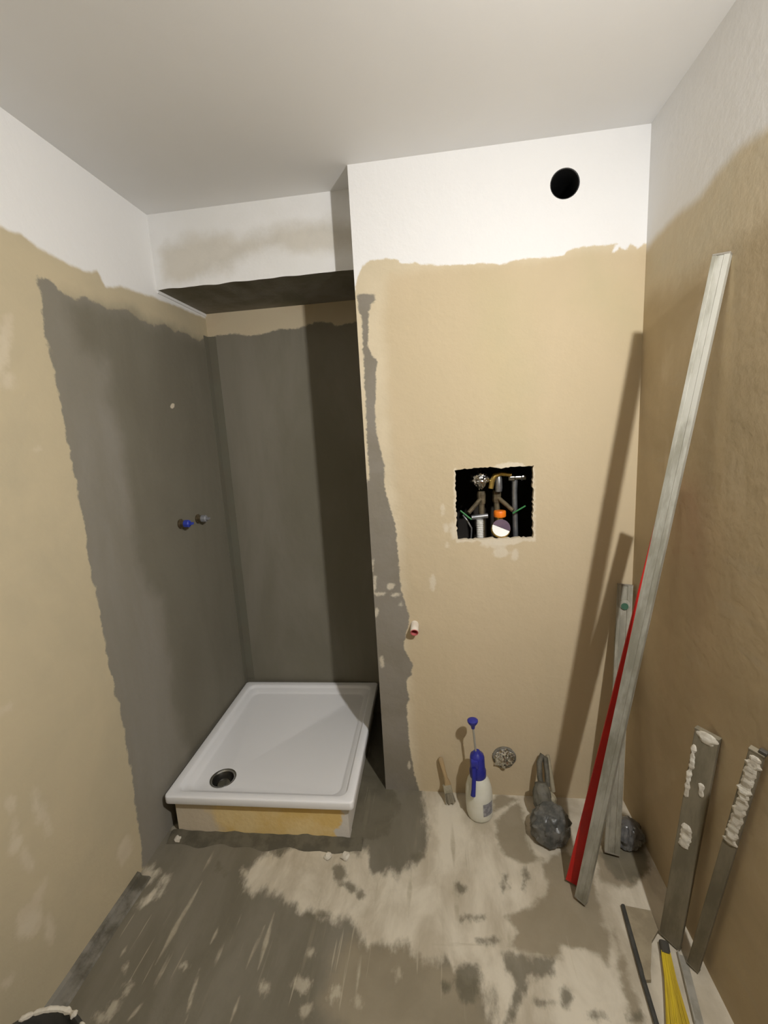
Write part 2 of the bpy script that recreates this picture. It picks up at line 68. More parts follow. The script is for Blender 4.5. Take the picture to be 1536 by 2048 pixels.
# ------------------------------------------------------------------ material helpers
class NT:
    def __init__(s, name):
        s.m = bpy.data.materials.new(name); s.m.use_nodes = True
        s.t = s.m.node_tree; s.n = s.t.nodes; s.l = s.t.links
        s.n.clear()
        s.out = s.n.new('ShaderNodeOutputMaterial'); s.b = s.n.new('ShaderNodeBsdfPrincipled')
        s.l.new(s.b.outputs[0], s.out.inputs[0])
    def put(s, sock, v):
        if isinstance(v, bpy.types.NodeSocket): s.l.new(v, sock)
        elif isinstance(v, (tuple, list)) and len(v) == 3 and sock.type == 'RGBA': sock.default_value = (*v, 1)
        else: sock.default_value = v
    def math(s, op, a, b=0., c=None, clamp=False):
        n = s.n.new('ShaderNodeMath'); n.operation = op; n.use_clamp = clamp
        s.put(n.inputs[0], a); s.put(n.inputs[1], b)
        if c is not None: s.put(n.inputs[2], c)
        return n.outputs[0]
    def pos(s, obj=False, scale=(1, 1, 1)):
        if obj: v = s.n.new('ShaderNodeTexCoord').outputs['Object']
        else: v = s.n.new('ShaderNodeNewGeometry').outputs['Position']
        mp = s.n.new('ShaderNodeMapping'); mp.inputs['Scale'].default_value = scale
        s.l.new(v, mp.inputs[0]); return mp.outputs[0]
    def noise(s, vec, scale, detail=4, rough=.55, dist=0.):
        n = s.n.new('ShaderNodeTexNoise'); s.l.new(vec, n.inputs['Vector'])
        n.inputs['Scale'].default_value = scale; n.inputs['Detail'].default_value = detail
        n.inputs['Roughness'].default_value = rough; n.inputs['Distortion'].default_value = dist
        return n.outputs['Fac']
    def ss(s, v, lo, hi):
        n = s.n.new('ShaderNodeMapRange'); n.interpolation_type = 'SMOOTHSTEP'
        s.put(n.inputs['Value'], v); n.inputs['From Min'].default_value = lo; n.inputs['From Max'].default_value = hi
        return n.outputs[0]
    def mix(s, f, a, b):
        n = s.n.new('ShaderNodeMix'); n.data_type = 'RGBA'
        s.put(n.inputs[0], f); s.put(n.inputs[6], a); s.put(n.inputs[7], b)
        return n.outputs[2]
    def attr(s, name):
        n = s.n.new('ShaderNodeAttribute'); n.attribute_name = name; return n.outputs['Fac']
    def bump(s, h, strength, dist=.01):
        n = s.n.new('ShaderNodeBump'); n.inputs['Strength'].default_value = strength; n.inputs['Distance'].default_value = dist
        s.l.new(h, n.inputs['Height']); s.l.new(n.outputs[0], s.b.inputs['Normal'])

def layered(name, base, layers, rough=.85, bump=.25, streaks=(), under=False):
    """base = (colour a, colour b, noise scale, stretch); layers = [(attribute, a, b, noise scale, edge amp, edge scale, edge stretch, softness, strength)]"""
    t = NT(name)
    def tone(a, b, sc, st):
        f = t.ss(t.noise(t.pos(scale=st), sc, 5, .6, .4), .34, .66)
        return t.mix(f, a, b)
    def scrape(col):
        for (st, lo, hi, c, k) in streaks:
            f = t.ss(t.noise(t.pos(scale=st), 1., 3, .5), lo, hi)
            f = t.math('MULTIPLY', f, t.ss(t.noise(t.pos(scale=(1.3, 1.1, 1.3)), 3., 3), .42, .6))
            col = t.mix(t.math('MULTIPLY', f, k), col, c)
        return col
    col = tone(*base)
    if under: col = scrape(col)
    for (at, a, b, nsc, amp, esc, est, soft, strength, st) in layers:
        d = t.attr(at)
        e = t.math('SUBTRACT', t.noise(t.pos(scale=est), esc, 5, .62), .5)
        v = t.math('MULTIPLY_ADD', e, amp, d)
        f = t.ss(v, -soft, soft)
        if strength < 1: f = t.math('MULTIPLY', f, strength)
        col = t.mix(f, col, tone(a, b, nsc, st))
    if not under: col = scrape(col)
    t.put(t.b.inputs['Base Color'], col)
    t.b.inputs['Roughness'].default_value = rough
    t.b.inputs['Specular IOR Level'].default_value = .25
    h = t.noise(t.pos(), 22, 6, .6)
    t.bump(h, bump, .006)
    return t.m

def simple(name, a, b=None, rough=.6, metal=0., sc=20, st=(1, 1, 1), bump=0., spec=.5, lo=.4, hi=.6, coat=0.):
    t = NT(name)
    b = b or a
    f = t.ss(t.noise(t.pos(True, st), sc, 5, .6), lo, hi)
    t.put(t.b.inputs['Base Color'], t.mix(f, a, b))
    t.b.inputs['Roughness'].default_value = rough; t.b.inputs['Metallic'].default_value = metal
    t.b.inputs['Specular IOR Level'].default_value = spec; t.b.inputs['Coat Weight'].default_value = coat
    if bump: t.bump(t.noise(t.pos(True, st), sc*1.7, 5, .6), bump, .004)
    return t.m

def flat_glow(name, col, strength):
    t = NT(name)
    t.put(t.b.inputs['Base Color'], (1, 1, 1)); t.b.inputs['Emission Color'].default_value = col
    t.b.inputs['Emission Strength'].default_value = strength
    return t.m

# ------------------------------------------------------------------ object helpers
def tag(o, label, cat=None, group=None, kind=None):
    o['label'] = label
    if cat: o['category'] = cat
    if group: o['group'] = group
    if kind: o['kind'] = kind
    return o

def thing(name, label, cat, loc=(0, 0, 0), M=None, group=None):
    o = bpy.data.objects.new(name, None); COL.objects.link(o)
    o.empty_display_size = .05
    o.matrix_world = M if M is not None else Matrix.Translation(loc)
    return tag(o, label, cat, group)

def obj(name, bm, mat, parent=None, smooth=False, angle=40):
    bmesh.ops.recalc_face_normals(bm, faces=bm.faces)
    me = bpy.data.meshes.new(name); bm.to_mesh(me); bm.free()
    if smooth:
        me.polygons.foreach_set('use_smooth', [True]*len(me.polygons))
        me.set_sharp_from_angle(angle=math.radians(angle))
    for m in (mat if isinstance(mat, (list, tuple)) else [mat]): me.materials.append(m)
    o = bpy.data.objects.new(name, me); COL.objects.link(o)
    if parent: o.parent = parent
    return o

def add_box(bm, size, M=Matrix(), bev=0.):
    r = bmesh.ops.create_cube(bm, size=1, matrix=M @ Matrix.Diagonal((*size, 1)))
    if bev:
        es = list({e for v in r['verts'] for e in v.link_edges})
        bmesh.ops.bevel(bm, geom=es, offset=bev, segments=2, profile=.5, affect='EDGES')
    return bm

def T(x, y, z): return Matrix.Translation((x, y, z))
def RX(a): return Matrix.Rotation(a, 4, 'X')
def RY(a): return Matrix.Rotation(a, 4, 'Y')
def RZ(a): return Matrix.Rotation(a, 4, 'Z')

def add_lathe(bm, prof, seg=32, M=Matrix(), jit=None):
    rings = []
    for (r, z) in prof:
        if r < 1e-6:
            rings.append([bm.verts.new(M @ Vector((0, 0, z)))])
        else:
            ring = []
            for k in range(seg):
                a = 2*math.pi*k/seg
                p = Vector((r*math.cos(a), r*math.sin(a), z))
                if jit: p = jit(p)
                ring.append(bm.verts.new(M @ p))
            rings.append(ring)
    for A, B in zip(rings, rings[1:]):
        if len(A) == 1 and len(B) == 1: continue
        for k in range(seg):
            k2 = (k+1) % seg
            if len(A) == 1: bm.faces.new((A[0], B[k], B[k2]))
            elif len(B) == 1: bm.faces.new((A[k], B[0], A[k2]))
            else: bm.faces.new((A[k], B[k], B[k2], A[k2]))
    return bm

def add_tube(bm, pts, rad, seg=12, cap=True, closed=False):
    pts = [Vector(p) for p in pts]; n = len(pts)
    rads = rad if isinstance(rad, (list, tuple)) else [rad]*n
    rings = []; prev = None
    for i, p in enumerate(pts):
        if closed: d = pts[(i+1) % n]-pts[i-1]
        else: d = pts[min(i+1, n-1)]-pts[max(i-1, 0)]
        d.normalize()
        if prev is None:
            a = d.orthogonal().normalized()
        else:
            a = (prev - d*prev.dot(d)).normalized()
        prev = a; b = d.cross(a)
        rings.append([bm.verts.new(p + rads[i]*(a*math.cos(2*math.pi*k/seg)+b*math.sin(2*math.pi*k/seg))) for k in range(seg)])
    pairs = list(zip(rings, rings[1:])) + ([(rings[-1], rings[0])] if closed else [])
    for A, B in pairs:
        for k in range(seg):
            k2 = (k+1) % seg
            bm.faces.new((A[k], A[k2], B[k2], B[k]))
    if cap and not closed:
        bm.faces.new(rings[0]); bm.faces.new(list(reversed(rings[-1])))
    return bm

def add_prism(bm, outline, z0, z1, M=Matrix()):
    lo = [bm.verts.new(M @ Vector((x, y, z0))) for x, y in outline]
    hi = [bm.verts.new(M @ Vector((x, y, z1))) for x, y in outline]
    n = len(outline)
    for k in range(n):
        bm.faces.new((lo[k], lo[(k+1) % n], hi[(k+1) % n], hi[k]))
    bm.faces.new(list(reversed(lo))); bm.faces.new(hi)
    return bm

def rounded(w, h, r, seg=4):
    out = []
    for cx, cy, a0 in ((w/2-r, h/2-r, 0), (-w/2+r, h/2-r, 90), (-w/2+r, -h/2+r, 180), (w/2-r, -h/2+r, 270)):
        for k in range(seg+1):
            a = math.radians(a0+90*k/seg); out.append((cx+r*math.cos(a), cy+r*math.sin(a)))
    return out

def lean(base, top, wide):
    """frame with Z from base to top, X nearest the given wide direction, origin at base"""
    z = (Vector(top)-Vector(base)); L = z.length; z.normalize()
    x = Vector(wide); x = (x-z*x.dot(z)).normalized(); y = z.cross(x)
    return Matrix.Translation(base) @ Matrix((x, y, z)).transposed().to_4x4(), L

def crumple(bm, amp, scale, seed=0., ridged=True):
    for v in bm.verts:
        p = v.co*scale + Vector((seed, seed*1.7, -seed))
        n = noise.noise(p) + .5*noise.noise(p*2.3)
        if ridged: n = abs(n)*1.6-.5
        d = v.co.normalized() if v.co.length > 1e-6 else Vector((0, 0, 1))
        v.co += d*n*amp

# signed distance (positive inside) of grid points to a union of polygons
def sdf(U, V, polys):
    best = np.full(U.shape, -9.)
    for poly in polys:
        P = np.array(poly); n = len(P)
        lo, hi = P.min(0)-.12, P.max(0)+.12
        sel = (U > lo[0]) & (U < hi[0]) & (V > lo[1]) & (V < hi[1])
        if not sel.any(): continue
        u, v = U[sel], V[sel]
        d = np.full(u.shape, 9.); ins = np.zeros(u.shape, bool)
        for i in range(n):
            a, b = P[i], P[(i+1) % n]; e = b-a
            t = np.clip(((u-a[0])*e[0]+(v-a[1])*e[1])/max(e@e, 1e-12), 0, 1)
            d = np.minimum(d, np.hypot(u-a[0]-t*e[0], v-a[1]-t*e[1]))
            c = ((a[1] > v) != (b[1] > v))
            if a[1] != b[1]: ins ^= c & (u < (b[0]-a[0])*(v-a[1])/(b[1]-a[1])+a[0])
        best[sel] = np.maximum(best[sel], np.where(ins, d, -d))
    return np.clip(best, -.3, .3)

def surface(name, us, vs, P, mat, label, masks, thick=.06, flip=False, kill=None, fix=None):
    """gridded wall or floor; P maps (u,v) arrays to points; masks = {attribute: polygons}"""
    us = np.asarray(us); vs = np.asarray(vs); nu, nv = len(us), len(vs)
    U, V = np.meshgrid(us, vs, indexing='ij')
    keep = np.ones((nu-1, nv-1), bool)
    if kill is not None:
        uc, vc = (us[:-1]+us[1:])/2, (vs[:-1]+vs[1:])/2
        UC, VC = np.meshgrid(uc, vc, indexing='ij'); keep = ~kill(UC, VC)
        touched = np.zeros((nu, nv), bool)
        dead = ~keep
        for a in (0, 1):
            for b in (0, 1): touched[a:nu-1+a, b:nv-1+b] |= dead
        fix(U, V, touched)
    pts = P(U, V).reshape(-1, 3)
    I = np.arange(nu*nv).reshape(nu, nv)
    q = np.stack([I[:-1, :-1], I[1:, :-1], I[1:, 1:], I[:-1, 1:]], -1)[keep]
    if flip: q = q[:, ::-1]
    used = np.zeros(nu*nv, bool); used[q.ravel()] = True
    remap = np.cumsum(used)-1
    me = bpy.data.meshes.new(name)
    me.from_pydata(pts[used].tolist(), [], remap[q].tolist()); me.update()
    for k, polys in masks.items():
        at = me.attributes.new(k, 'FLOAT', 'POINT')
        at.data.foreach_set('value', sdf(U.ravel()[used], V.ravel()[used], polys).astype(np.float32))
    me.materials.append(mat)
    o = bpy.data.objects.new(name, me); COL.objects.link(o)
    s = o.modifiers.new('thickness', 'SOLIDIFY'); s.thickness = thick; s.offset = -1
    return tag(o, label, kind='structure')

def rng(a, b, step):
    n = max(1, int(round((b-a)/step))); return np.linspace(a, b, n+1)

# ------------------------------------------------------------------ surface materials
WHITE, WHITE2 = (.85, .845, .835), (.81, .805, .785)
BEIGE, BEIGE2 = (.61, .50, .335), (.54, .44, .285)
CREAM, CREAM2 = (.69, .595, .43), (.63, .54, .38)
GREY, GREY2 = (.285, .265, .225), (.25, .23, .185)
GREYD, GREYD2 = (.195, .180, .135), (.17, .155, .115)
PALE, PALE2 = (.70, .62, .48), (.64, .55, .41)
one = (1, 1, 1)
m_left = layered('left_wall_paint', ((.58, .495, .335), (.52, .45, .31), 2.2, one), [
    ('L_pale', PALE, PALE2, 9, .05, 26, one, .012, .7, one),
    ('L_white', WHITE, WHITE, 3, .02, 18, one, .008, 1, one),
    ('L_grey', GREY, GREY2, 3, .05, 20, one, .005, 1, (1, 1, .4)),
    ('L_grey2', GREYD, GREYD2, 3, .10, 6, one, .05, .85, (1, 1, .4)),
    ('L_spot', PALE, PALE, 3, .004, 30, one, .002, 1, one)], bump=.35)
m_back = layered('back_wall_paint', (GREY2, GREYD, 2.6, (1, 1, .3)), [
    ('B_beige', CREAM2, (.60, .49, .34), 4, .035, 26, one, .005, 1, one)])
m_soffit = layered('soffit_paint', (WHITE, WHITE2, 3, one), [
    ('S_stain', (.56, .53, .46), (.64, .60, .52), 6, .10, 8, one, .035, .8, one)])
m_front = layered('shaft_paint', (CREAM, CREAM2, 3.0, one), [
    ('F_primer', BEIGE, (.57, .47, .31), 2.2, .05, 12, one, .03, 1, (1, 1, .35)),
    ('F_green', (.52, .46, .29), (.56, .47, .29), 4, .2, 5, one, .09, .55, one),
    ('F_white', WHITE, WHITE, 3, .022, 34, one, .004, 1, one),
    ('F_grey', (.27, .245, .205), (.235, .21, .165), 4, .022, 36, (1, 1, 1.6), .004, 1, one),
    ('F_edge', (.74, .66, .52), PALE, 8, .018, 60, one, .004, .9, one),
    ('F_pale', PALE, (.72, .65, .52), 6, .03, 40, one, .006, .75, one)], bump=.35)
m_right = layered('right_wall_plaster', ((.54, .435, .28), (.46, .37, .235), 2.6, (1, .7, 1.2)), [
    ('R_cream', CREAM, (.66, .60, .46), 3, .10, 7, one, .05, .8, one),
    ('R_white', WHITE, WHITE, 3, .03, 9, one, .02, 1, one),
    ('R_pale', PALE2, CREAM, 8, .05, 20, one, .02, .45, one)], bump=.28,
    streaks=[((1, 5, 22), .56, .68, (.50, .42, .29), .5), ((1, 9, 3), .58, .7, (.66, .56, .40), .35)], under=True)
m_ceil = layered('ceiling_paint', (WHITE, (.835, .83, .82), 2, one), [], bump=.08)
m_grey = layered('grey_sealer', (GREY, GREYD, 4, one), [])
m_dark = layered('shaft_shade', ((.05, .043, .035), (.03, .026, .022), 6, one), [])  # near-black colour stands in for the shade inside the shaft
m_floor = layered('floor_screed', ((.215, .195, .15), (.165, .148, .108), 3.6, (1.5, .5, 1)), [
    ('G_tan', (.31, .265, .185), (.26, .22, .15), 5, .12, 9, one, .04, .85, one),
    ('G_pale', (.70, .64, .52), (.47, .41, .31), 6, .16, 16, (1, .45, 1), .02, .92, (1.2, .6, 1)),
    ('G_damp', (.25, .21, .14), (.29, .245, .17), 5, .06, 18, one, .012, .9, one),
    ('G_dark', (.105, .094, .062), (.16, .142, .10), 5, .07, 30, (1, .6, 1), .012, .8, one),
    ('G_fleck', (.60, .54, .42), (.5, .44, .33), 9, .055, 60, (1, .5, 1), .010, .6, one),
    ('G_line', (.52, .47, .36), (.40, .35, .26), 20, .004, 60, one, .004, .8, one)], rough=.7, bump=.35,
    streaks=[((90, 3.2, 1), .66, .71, (.55, .49, .37), .45), ((30, 2.2, 1), .62, .72, (.30, .265, .19), .35)])

# ------------------------------------------------------------------ the room
DATA['L_spot'] = DATA['L_pale'][-1:]; DATA['L_pale'] = DATA['L_pale'][:-1]
DATA['G_damp'] = DATA['G_tan'][:3]+DATA['G_tan'][4:]; DATA['G_tan'] = DATA['G_tan'][3:4]
pk = lambda *ks: {k: DATA[k] for k in ks}
surface('floor', rng(XL, XR, .009), rng(YR, YB, .009), lambda U, V: np.stack([U, V, 0*U], -1), m_floor,
        'grey sealed floor with pale plaster smears and dark spots', pk('G_tan', 'G_pale', 'G_damp', 'G_dark', 'G_fleck', 'G_line'))
surface('ceiling', rng(XL, XR, .2), rng(YR, YB, .2), lambda U, V: np.stack([U, V, ZC+0*U], -1), m_ceil,
        'plain white painted ceiling', {}, flip=True)
surface('wall_left', rng(YR, YB, .012), rng(0, ZC, .012), lambda U, V: np.stack([XL+0*U, U, V], -1), m_left,
        'beige wall on the left with white top and grey sealed shower part', pk('L_white', 'L_grey', 'L_grey2', 'L_pale', 'L_spot'))
surface('wall_right', rng(YR, YB, .015), rng(0, ZC, .015), lambda U, V: np.stack([XR+0*U, U, V], -1), m_right,
        'tan plastered wall on the right with white top', pk('R_white', 'R_cream', 'R_pale'), flip=True)
surface('wall_back', rng(XL, XB, .012), rng(0, ZC, .012), lambda U, V: np.stack([U, YB+0*U, V], -1), m_back,
        'dark grey sealed wall at the back of the shower', pk('B_beige'))
surface('wall_rear', rng(XL, XR, .1), rng(0, ZC, .1), lambda U, V: np.stack([U, YR+0*U, V], -1),
        layered('rear_paint', ((.62, .56, .45), (.58, .5, .38), 2, one), []), 'plain plastered wall behind the viewer', {}, flip=True)

HX0, HX1, HZ0, HZ1 = .053, .342, 1.137, 1.414           # inspection opening
VX, VZ, VR = .4435, 2.356, .048                         # round vent hole
def kill(U, V):
    return ((U > HX0) & (U < HX1) & (V > HZ0) & (V < HZ1)) | (np.hypot(U-VX, V-VZ) < VR)
def fix(U, V, tch):
    r = np.random.RandomState(4)
    for i, j in zip(*np.nonzero(tch)):
        u, v = U[i, j], V[i, j]
        d = math.hypot(u-VX, v-VZ)
        if d < .1:
            U[i, j] = VX+(u-VX)/max(d, 1e-4)*VR; V[i, j] = VZ+(v-VZ)/max(d, 1e-4)*VR
        else:
            du = min((abs(u-HX0), HX0), (abs(u-HX1), HX1)); dv = min((abs(v-HZ0), HZ0), (abs(v-HZ1), HZ1))
            if du[0] < .006: U[i, j] = du[1]+r.uniform(-.003, .003)
            if dv[0] < .006: V[i, j] = dv[1]+r.uniform(-.003, .003)+.006*noise.noise(Vector((u*25, 3, 0)))
surface('wall_front', rng(XB, XR, .0085), rng(0, ZC, .0085), lambda U, V: np.stack([U, YF+0*U, V], -1), m_front,
        'beige boxed shaft wall with white top and ragged grey strip', pk('F_white', 'F_primer', 'F_grey', 'F_green', 'F_pale', 'F_edge'),
        thick=.022, kill=kill, fix=fix)
DATA['X_white'] = [[(1.6, 2.185), (1.90, 2.195), (1.90, 2.7), (1.6, 2.7)]]
m_side = layered('shaft_side_paint', (GREY, GREYD, 4, one), [('X_white', WHITE, WHITE2, 3, .03, 20, one, .005, 1, one)])
surface('wall_shaft', rng(YF+.022, YB, .02), rng(0, ZC, .02), lambda U, V: np.stack([XB+0*U, U, V], -1), m_side,
        'grey sealed side of the boxed shaft facing the shower', pk('X_white'), thick=.02, flip=True)
surface('wall_shaft_lining', rng(XB+.02, XR, .1), rng(0, ZC, .1), lambda U, V: np.stack([U, YB-.12+0*U, V], -1), m_dark,
        'added dark lining inside the shaft with shade put into its colour', {}, thick=.05)  # dark sheet added behind the opening to make the cavity read as shaded
# soffit above the shower
def soffit():
    us = rng(XL, XB, .012); vs = rng(ZS, ZC, .012)
    U, V = np.meshgrid(us, vs, indexing='ij')
    bm = bmesh.new(); nu, nv = U.shape
    g = [[bm.verts.new((U[i, j], YS, V[i, j]+(.004*noise.noise(Vector((U[i, j]*14, 0, 0))) if j == 0 else 0))) for j in range(nv)] for i in range(nu)]
    for i in range(nu-1):
        for j in range(nv-1): bm.faces.new((g[i][j], g[i+1][j], g[i+1][j+1], g[i][j+1]))
    bk = [bm.verts.new((us[i], YB, ZS)) for i in range(nu)]; bt = [bm.verts.new((us[i], YB, ZC)) for i in range(nu)]
    for i in range(nu-1):
        f = bm.faces.new((g[i][0], bk[i], bk[i+1], g[i+1][0])); f.material_index = 1
        bm.faces.new((g[i][-1], g[i+1][-1], bt[i+1], bt[i])); bm.faces.new((bk[i], bt[i], bt[i+1], bk[i+1]))
    o = obj('ceiling_soffit', bm, [m_soffit, m_grey])
    n = len(o.data.vertices); co = np.empty(n*3, np.float32); o.data.vertices.foreach_get('co', co); co = co.reshape(-1, 3)
    at = o.data.attributes.new('S_stain', 'FLOAT', 'POINT')
    at.data.foreach_set('value', sdf(co[:, 0], co[:, 2], DATA['S_stain']).astype(np.float32))
    tag(o, 'white boxed soffit above the shower with grey underside', kind='structure')
soffit()
# perimeter strip, corner sealing tape, bead under the soffit
m_strip = simple('perimeter_foam', (.24, .225, .19), (.10, .09, .065), .8, sc=9, bump=.5)
bm = bmesh.new()
ys = rng(YR, 1.27, .03); rnd = random.Random(3); prev = None
for k, y in enumerate(ys):
    w = .045+.008*noise.noise(Vector((y*6, 0, 0))); h = .010+.004*noise.noise(Vector((0, y*9, 0)))
    cur = [bm.verts.new(p) for p in ((XL, y, 0), (XL, y, h+.012), (XL+.012, y, h+.008), (XL+.016, y, h*.6), (XL+w, y, h*.6), (XL+w+.006, y, 0))]
    if prev:
        for a in range(5): bm.faces.new((prev[a], cur[a], cur[a+1], prev[a+1]))
    prev = cur
tag(obj('trim_1', bm, m_strip), 'mottled grey perimeter strip along the foot of the wall', kind='structure')
m_tape = layered('sealing_tape', (GREYD2, (.17, .165, .125), 5, one), [])
bm = bmesh.new()
add_box(bm, (.042, .003, 1.90), T(XL+.021, YB-.0015, 1.15)); add_box(bm, (.003, .045, 1.90), T(XL+.0015, YB-.0225, 1.15))
tag(obj('trim_2', bm, m_tape), 'grey sealing tape folded into the shower corner', kind='structure')
bm = bmesh.new(); add_box(bm, (.006, YB-YS, .012), T(XL+.003, (YB+YS)/2, ZS-.006))
tag(obj('trim_3', bm, m_ceil), 'thin white filler bead under the soffit', kind='structure')

# ------------------------------------------------------------------ work lamp clamped to the right wall (outside the frame, lights the room)
m_cord = simple('lamp_housing', (.05, .05, .05), rough=.5)
m_lampy = simple('lamp_frame', (.55, .36, .03), rough=.5)
aim = (Vector(LAMP_AIM)-Vector(LAMP_POS)).normalized()
lx = aim.cross(Vector((0, 0, 1))).normalized(); ly = aim.cross(lx)
lamp = thing('work_lamp', 'small flat work lamp on a wall bracket aimed into the shower', 'lamp', M=T(*LAMP_POS) @ Matrix((lx, ly, aim)).transposed().to_4x4())
bm = bmesh.new(); add_prism(bm, rounded(.060, .050, .005, 3), -.014, -.002); obj('housing', bm, m_cord, lamp)
bm = bmesh.new(); add_box(bm, (.052, .042, .002), T(0, 0, -.0005)); obj('light_panel', bm, flat_glow('panel_glow', LAMP_COLOR, LAMP_STRENGTH), lamp)
wl = lamp.matrix_world.inverted() @ Vector((XR-.002, LAMP_POS[1]+.0, LAMP_POS[2]+.02))
bm = bmesh.new(); add_tube(bm, [(0, 0, -.013), tuple(Vector((0, 0, -.02))*.7+wl*.3), tuple(wl)], .004, 8); obj('bracket', bm, m_lampy, lamp, True)

# ------------------------------------------------------------------ shower tray
m_acr = simple('white_acrylic', (.90, .90, .91), rough=.38, spec=.4)
m_chrome = simple('chrome', (.55, .55, .53), (.42, .42, .40), .22, 1., sc=12)
m_dkmetal = simple('dark_metal', (.10, .095, .085), (.16, .15, .13), .35, .9, sc=14)
TA, TW, TD = .022, .765, .835
tray = thing('shower_tray', 'white acrylic square shower tray raised on a yellow support', 'shower tray', M=T(-1.156, 2.264, 0) @ RZ(TA))
# local: x 0..TW, y 0..-TD
cx, cy = TW/2, -TD/2
DRX, DRY = .178, -.692
def ring(bm, w, d, r, z): return [bm.verts.new((cx+x, cy+y, z)) for x, y in rounded(w, d, r, 6)]
def bridge(bm, A, B):
    n = len(A)
    for k in range(n): bm.faces.new((A[k], A[(k+1) % n], B[(k+1) % n], B[k]))
bm = bmesh.new()
levels = [(TW-.016, TD-.016, .010, ZT-.032), (TW-.004, TD-.004, .014, ZT-.034), (TW, TD, .016, ZT-.030), (TW, TD, .016, ZT-.006), (TW-.004, TD-.004, .015, ZT-.001), (TW-.010, TD-.010, .014, ZT),
          (TW-.060, TD-.060, .035, ZT-.001), (TW-.068, TD-.068, .035, ZT-.003), (TW-.076, TD-.076, .035, ZT-.012), (TW-.084, TD-.084, .036, ZT-.0155), (TW-.112, TD-.112, .038, ZT-.018), (TW-.130, TD-.130, .04, ZT-.030), (TW-.146, TD-.146, .04, ZT-.034)]
rs = [ring(bm, *l) for l in levels]
for A, B in zip(rs, rs[1:]): bridge(bm, A, B)
inner = rs[-1]; hole = [bm.verts.new((DRX+.047*math.cos(2*math.pi*k/32), DRY+.047*math.sin(2*math.pi*k/32), ZT-.035)) for k in range(32)]
es = []
for L in (inner, hole):
    for k in range(len(L)):
        e = bm.edges.get((L[k], L[(k+1) % len(L)])) or bm.edges.new((L[k], L[(k+1) % len(L)])); es.append(e)
bmesh.ops.triangle_fill(bm, use_beauty=True, use_dissolve=False, edges=es)
obj('basin', bm, m_acr, tray, True, 50)
drain = None
bm = bmesh.new(); add_lathe(bm, [(.044, -.038), (.049, -.0335), (.054, -.0325), (.055, -.0345), (.047, -.038)], 40, T(DRX, DRY, ZT))
drain = obj('drain_ring', bm, m_chrome, tray, True)
bm = bmesh.new(); add_lathe(bm, [(.047, -.036), (.044, -.053), (.036, -.074), (0, -.078)], 40, T(DRX, DRY, ZT)); obj('drain_cup', bm, m_dkmetal, tray, True)
bm = bmesh.new(); add_lathe(bm, [(0, -.047), (.020, -.048), (.027, -.052), (.028, -.057), (0, -.070)], 32, T(DRX+.004, DRY-.006, ZT)); obj('drain_cap', bm, m_chrome, tray, True)

# support under the tray
def foam_mat():
    t = NT('yellow_foam')
    p = t.pos(True)
    n = t.noise(p, 7, 5, .6); sep = t.n.new('ShaderNodeSeparateXYZ'); t.l.new(p, sep.inputs[0])
    c = t.mix(t.ss(n, .35, .65), (.78, .55, .20), (.85, .66, .33))
    e = t.math('MULTIPLY_ADD', t.math('SUBTRACT', n, .5), .22, sep.outputs['X'])
    c = t.mix(t.ss(e, .24, .16), c, (.70, .60, .45))
    c = t.mix(t.ss(e, .67, .69), c, (.70, .66, .60))
    t.put(t.b.inputs['Base Color'], c); t.b.inputs['Roughness'].default_value = .85
    t.bump(t.noise(p, 60, 5), .3, .004); return t.m
m_foam = foam_mat()
sup = thing('tray_support', 'yellow foam block base carrying the white shower tray', 'tray support', M=T(-1.156, 2.264, 0) @ RZ(TA))
def slab(name, x0, x1, y0, y1, z0, z1, mat, seed):
    bm = bmesh.new(); add_box(bm, (x1-x0, y1-y0, z1-z0), T((x0+x1)/2, (y0+y1)/2, (z0+z1)/2))
    bmesh.ops.subdivide_edges(bm, edges=[e for e in bm.edges if e.calc_length() > .3], cuts=14, use_grid_fill=True)
    for v in bm.verts:
        if v.co.z < z0+.001: v.co.z += .004*abs(noise.noise(v.co*20+Vector((seed, 0, 0))))
        v.co.y += .0015*noise.noise(v.co*18)
    return obj(name, bm, mat, sup)
zt_ = ZT-.0345
slab('front_panel', .025, TW-.03, -TD+.030, -TD+.075, 0, zt_, m_foam, 1)
slab('side_panel', TW-.07, TW-.032, -TD+.08, -.03, 0, zt_, m_foam, 2)
slab('side_panel', .025, .065, -TD+.08, -.03, 0, zt_, m_foam, 3)
slab('side_panel', .07, TW-.075, -.07, -.03, 0, zt_, m_foam, 4)
# mortar fillet at the foot of the support
m_mortar = simple('grey_mortar', (.085, .076, .052), (.13, .115, .08), .8, sc=16, bump=.6)
bm = bmesh.new(); prev = None
for k in range(40):
    x = -.0+TW*k/39*1.03; d = .055+.030*noise.noise(Vector((x*11, 2, 0))); h = .013+.010*noise.noise(Vector((x*17, 5, 0)))
    y0 = -TD+.0295
    cur = [bm.verts.new(p) for p in ((x, y0, max(h, .003)), (x, y0-.010, max(h, .003)*.9), (x, y0-d, .0005), (x, y0, .0005))]
    if prev:
        for a in range(4): bm.faces.new((prev[a], cur[a], cur[(a+1) % 4], prev[(a+1) % 4]))
    prev = cur
obj('mortar_fillet', bm, m_mortar, sup, True, 60)

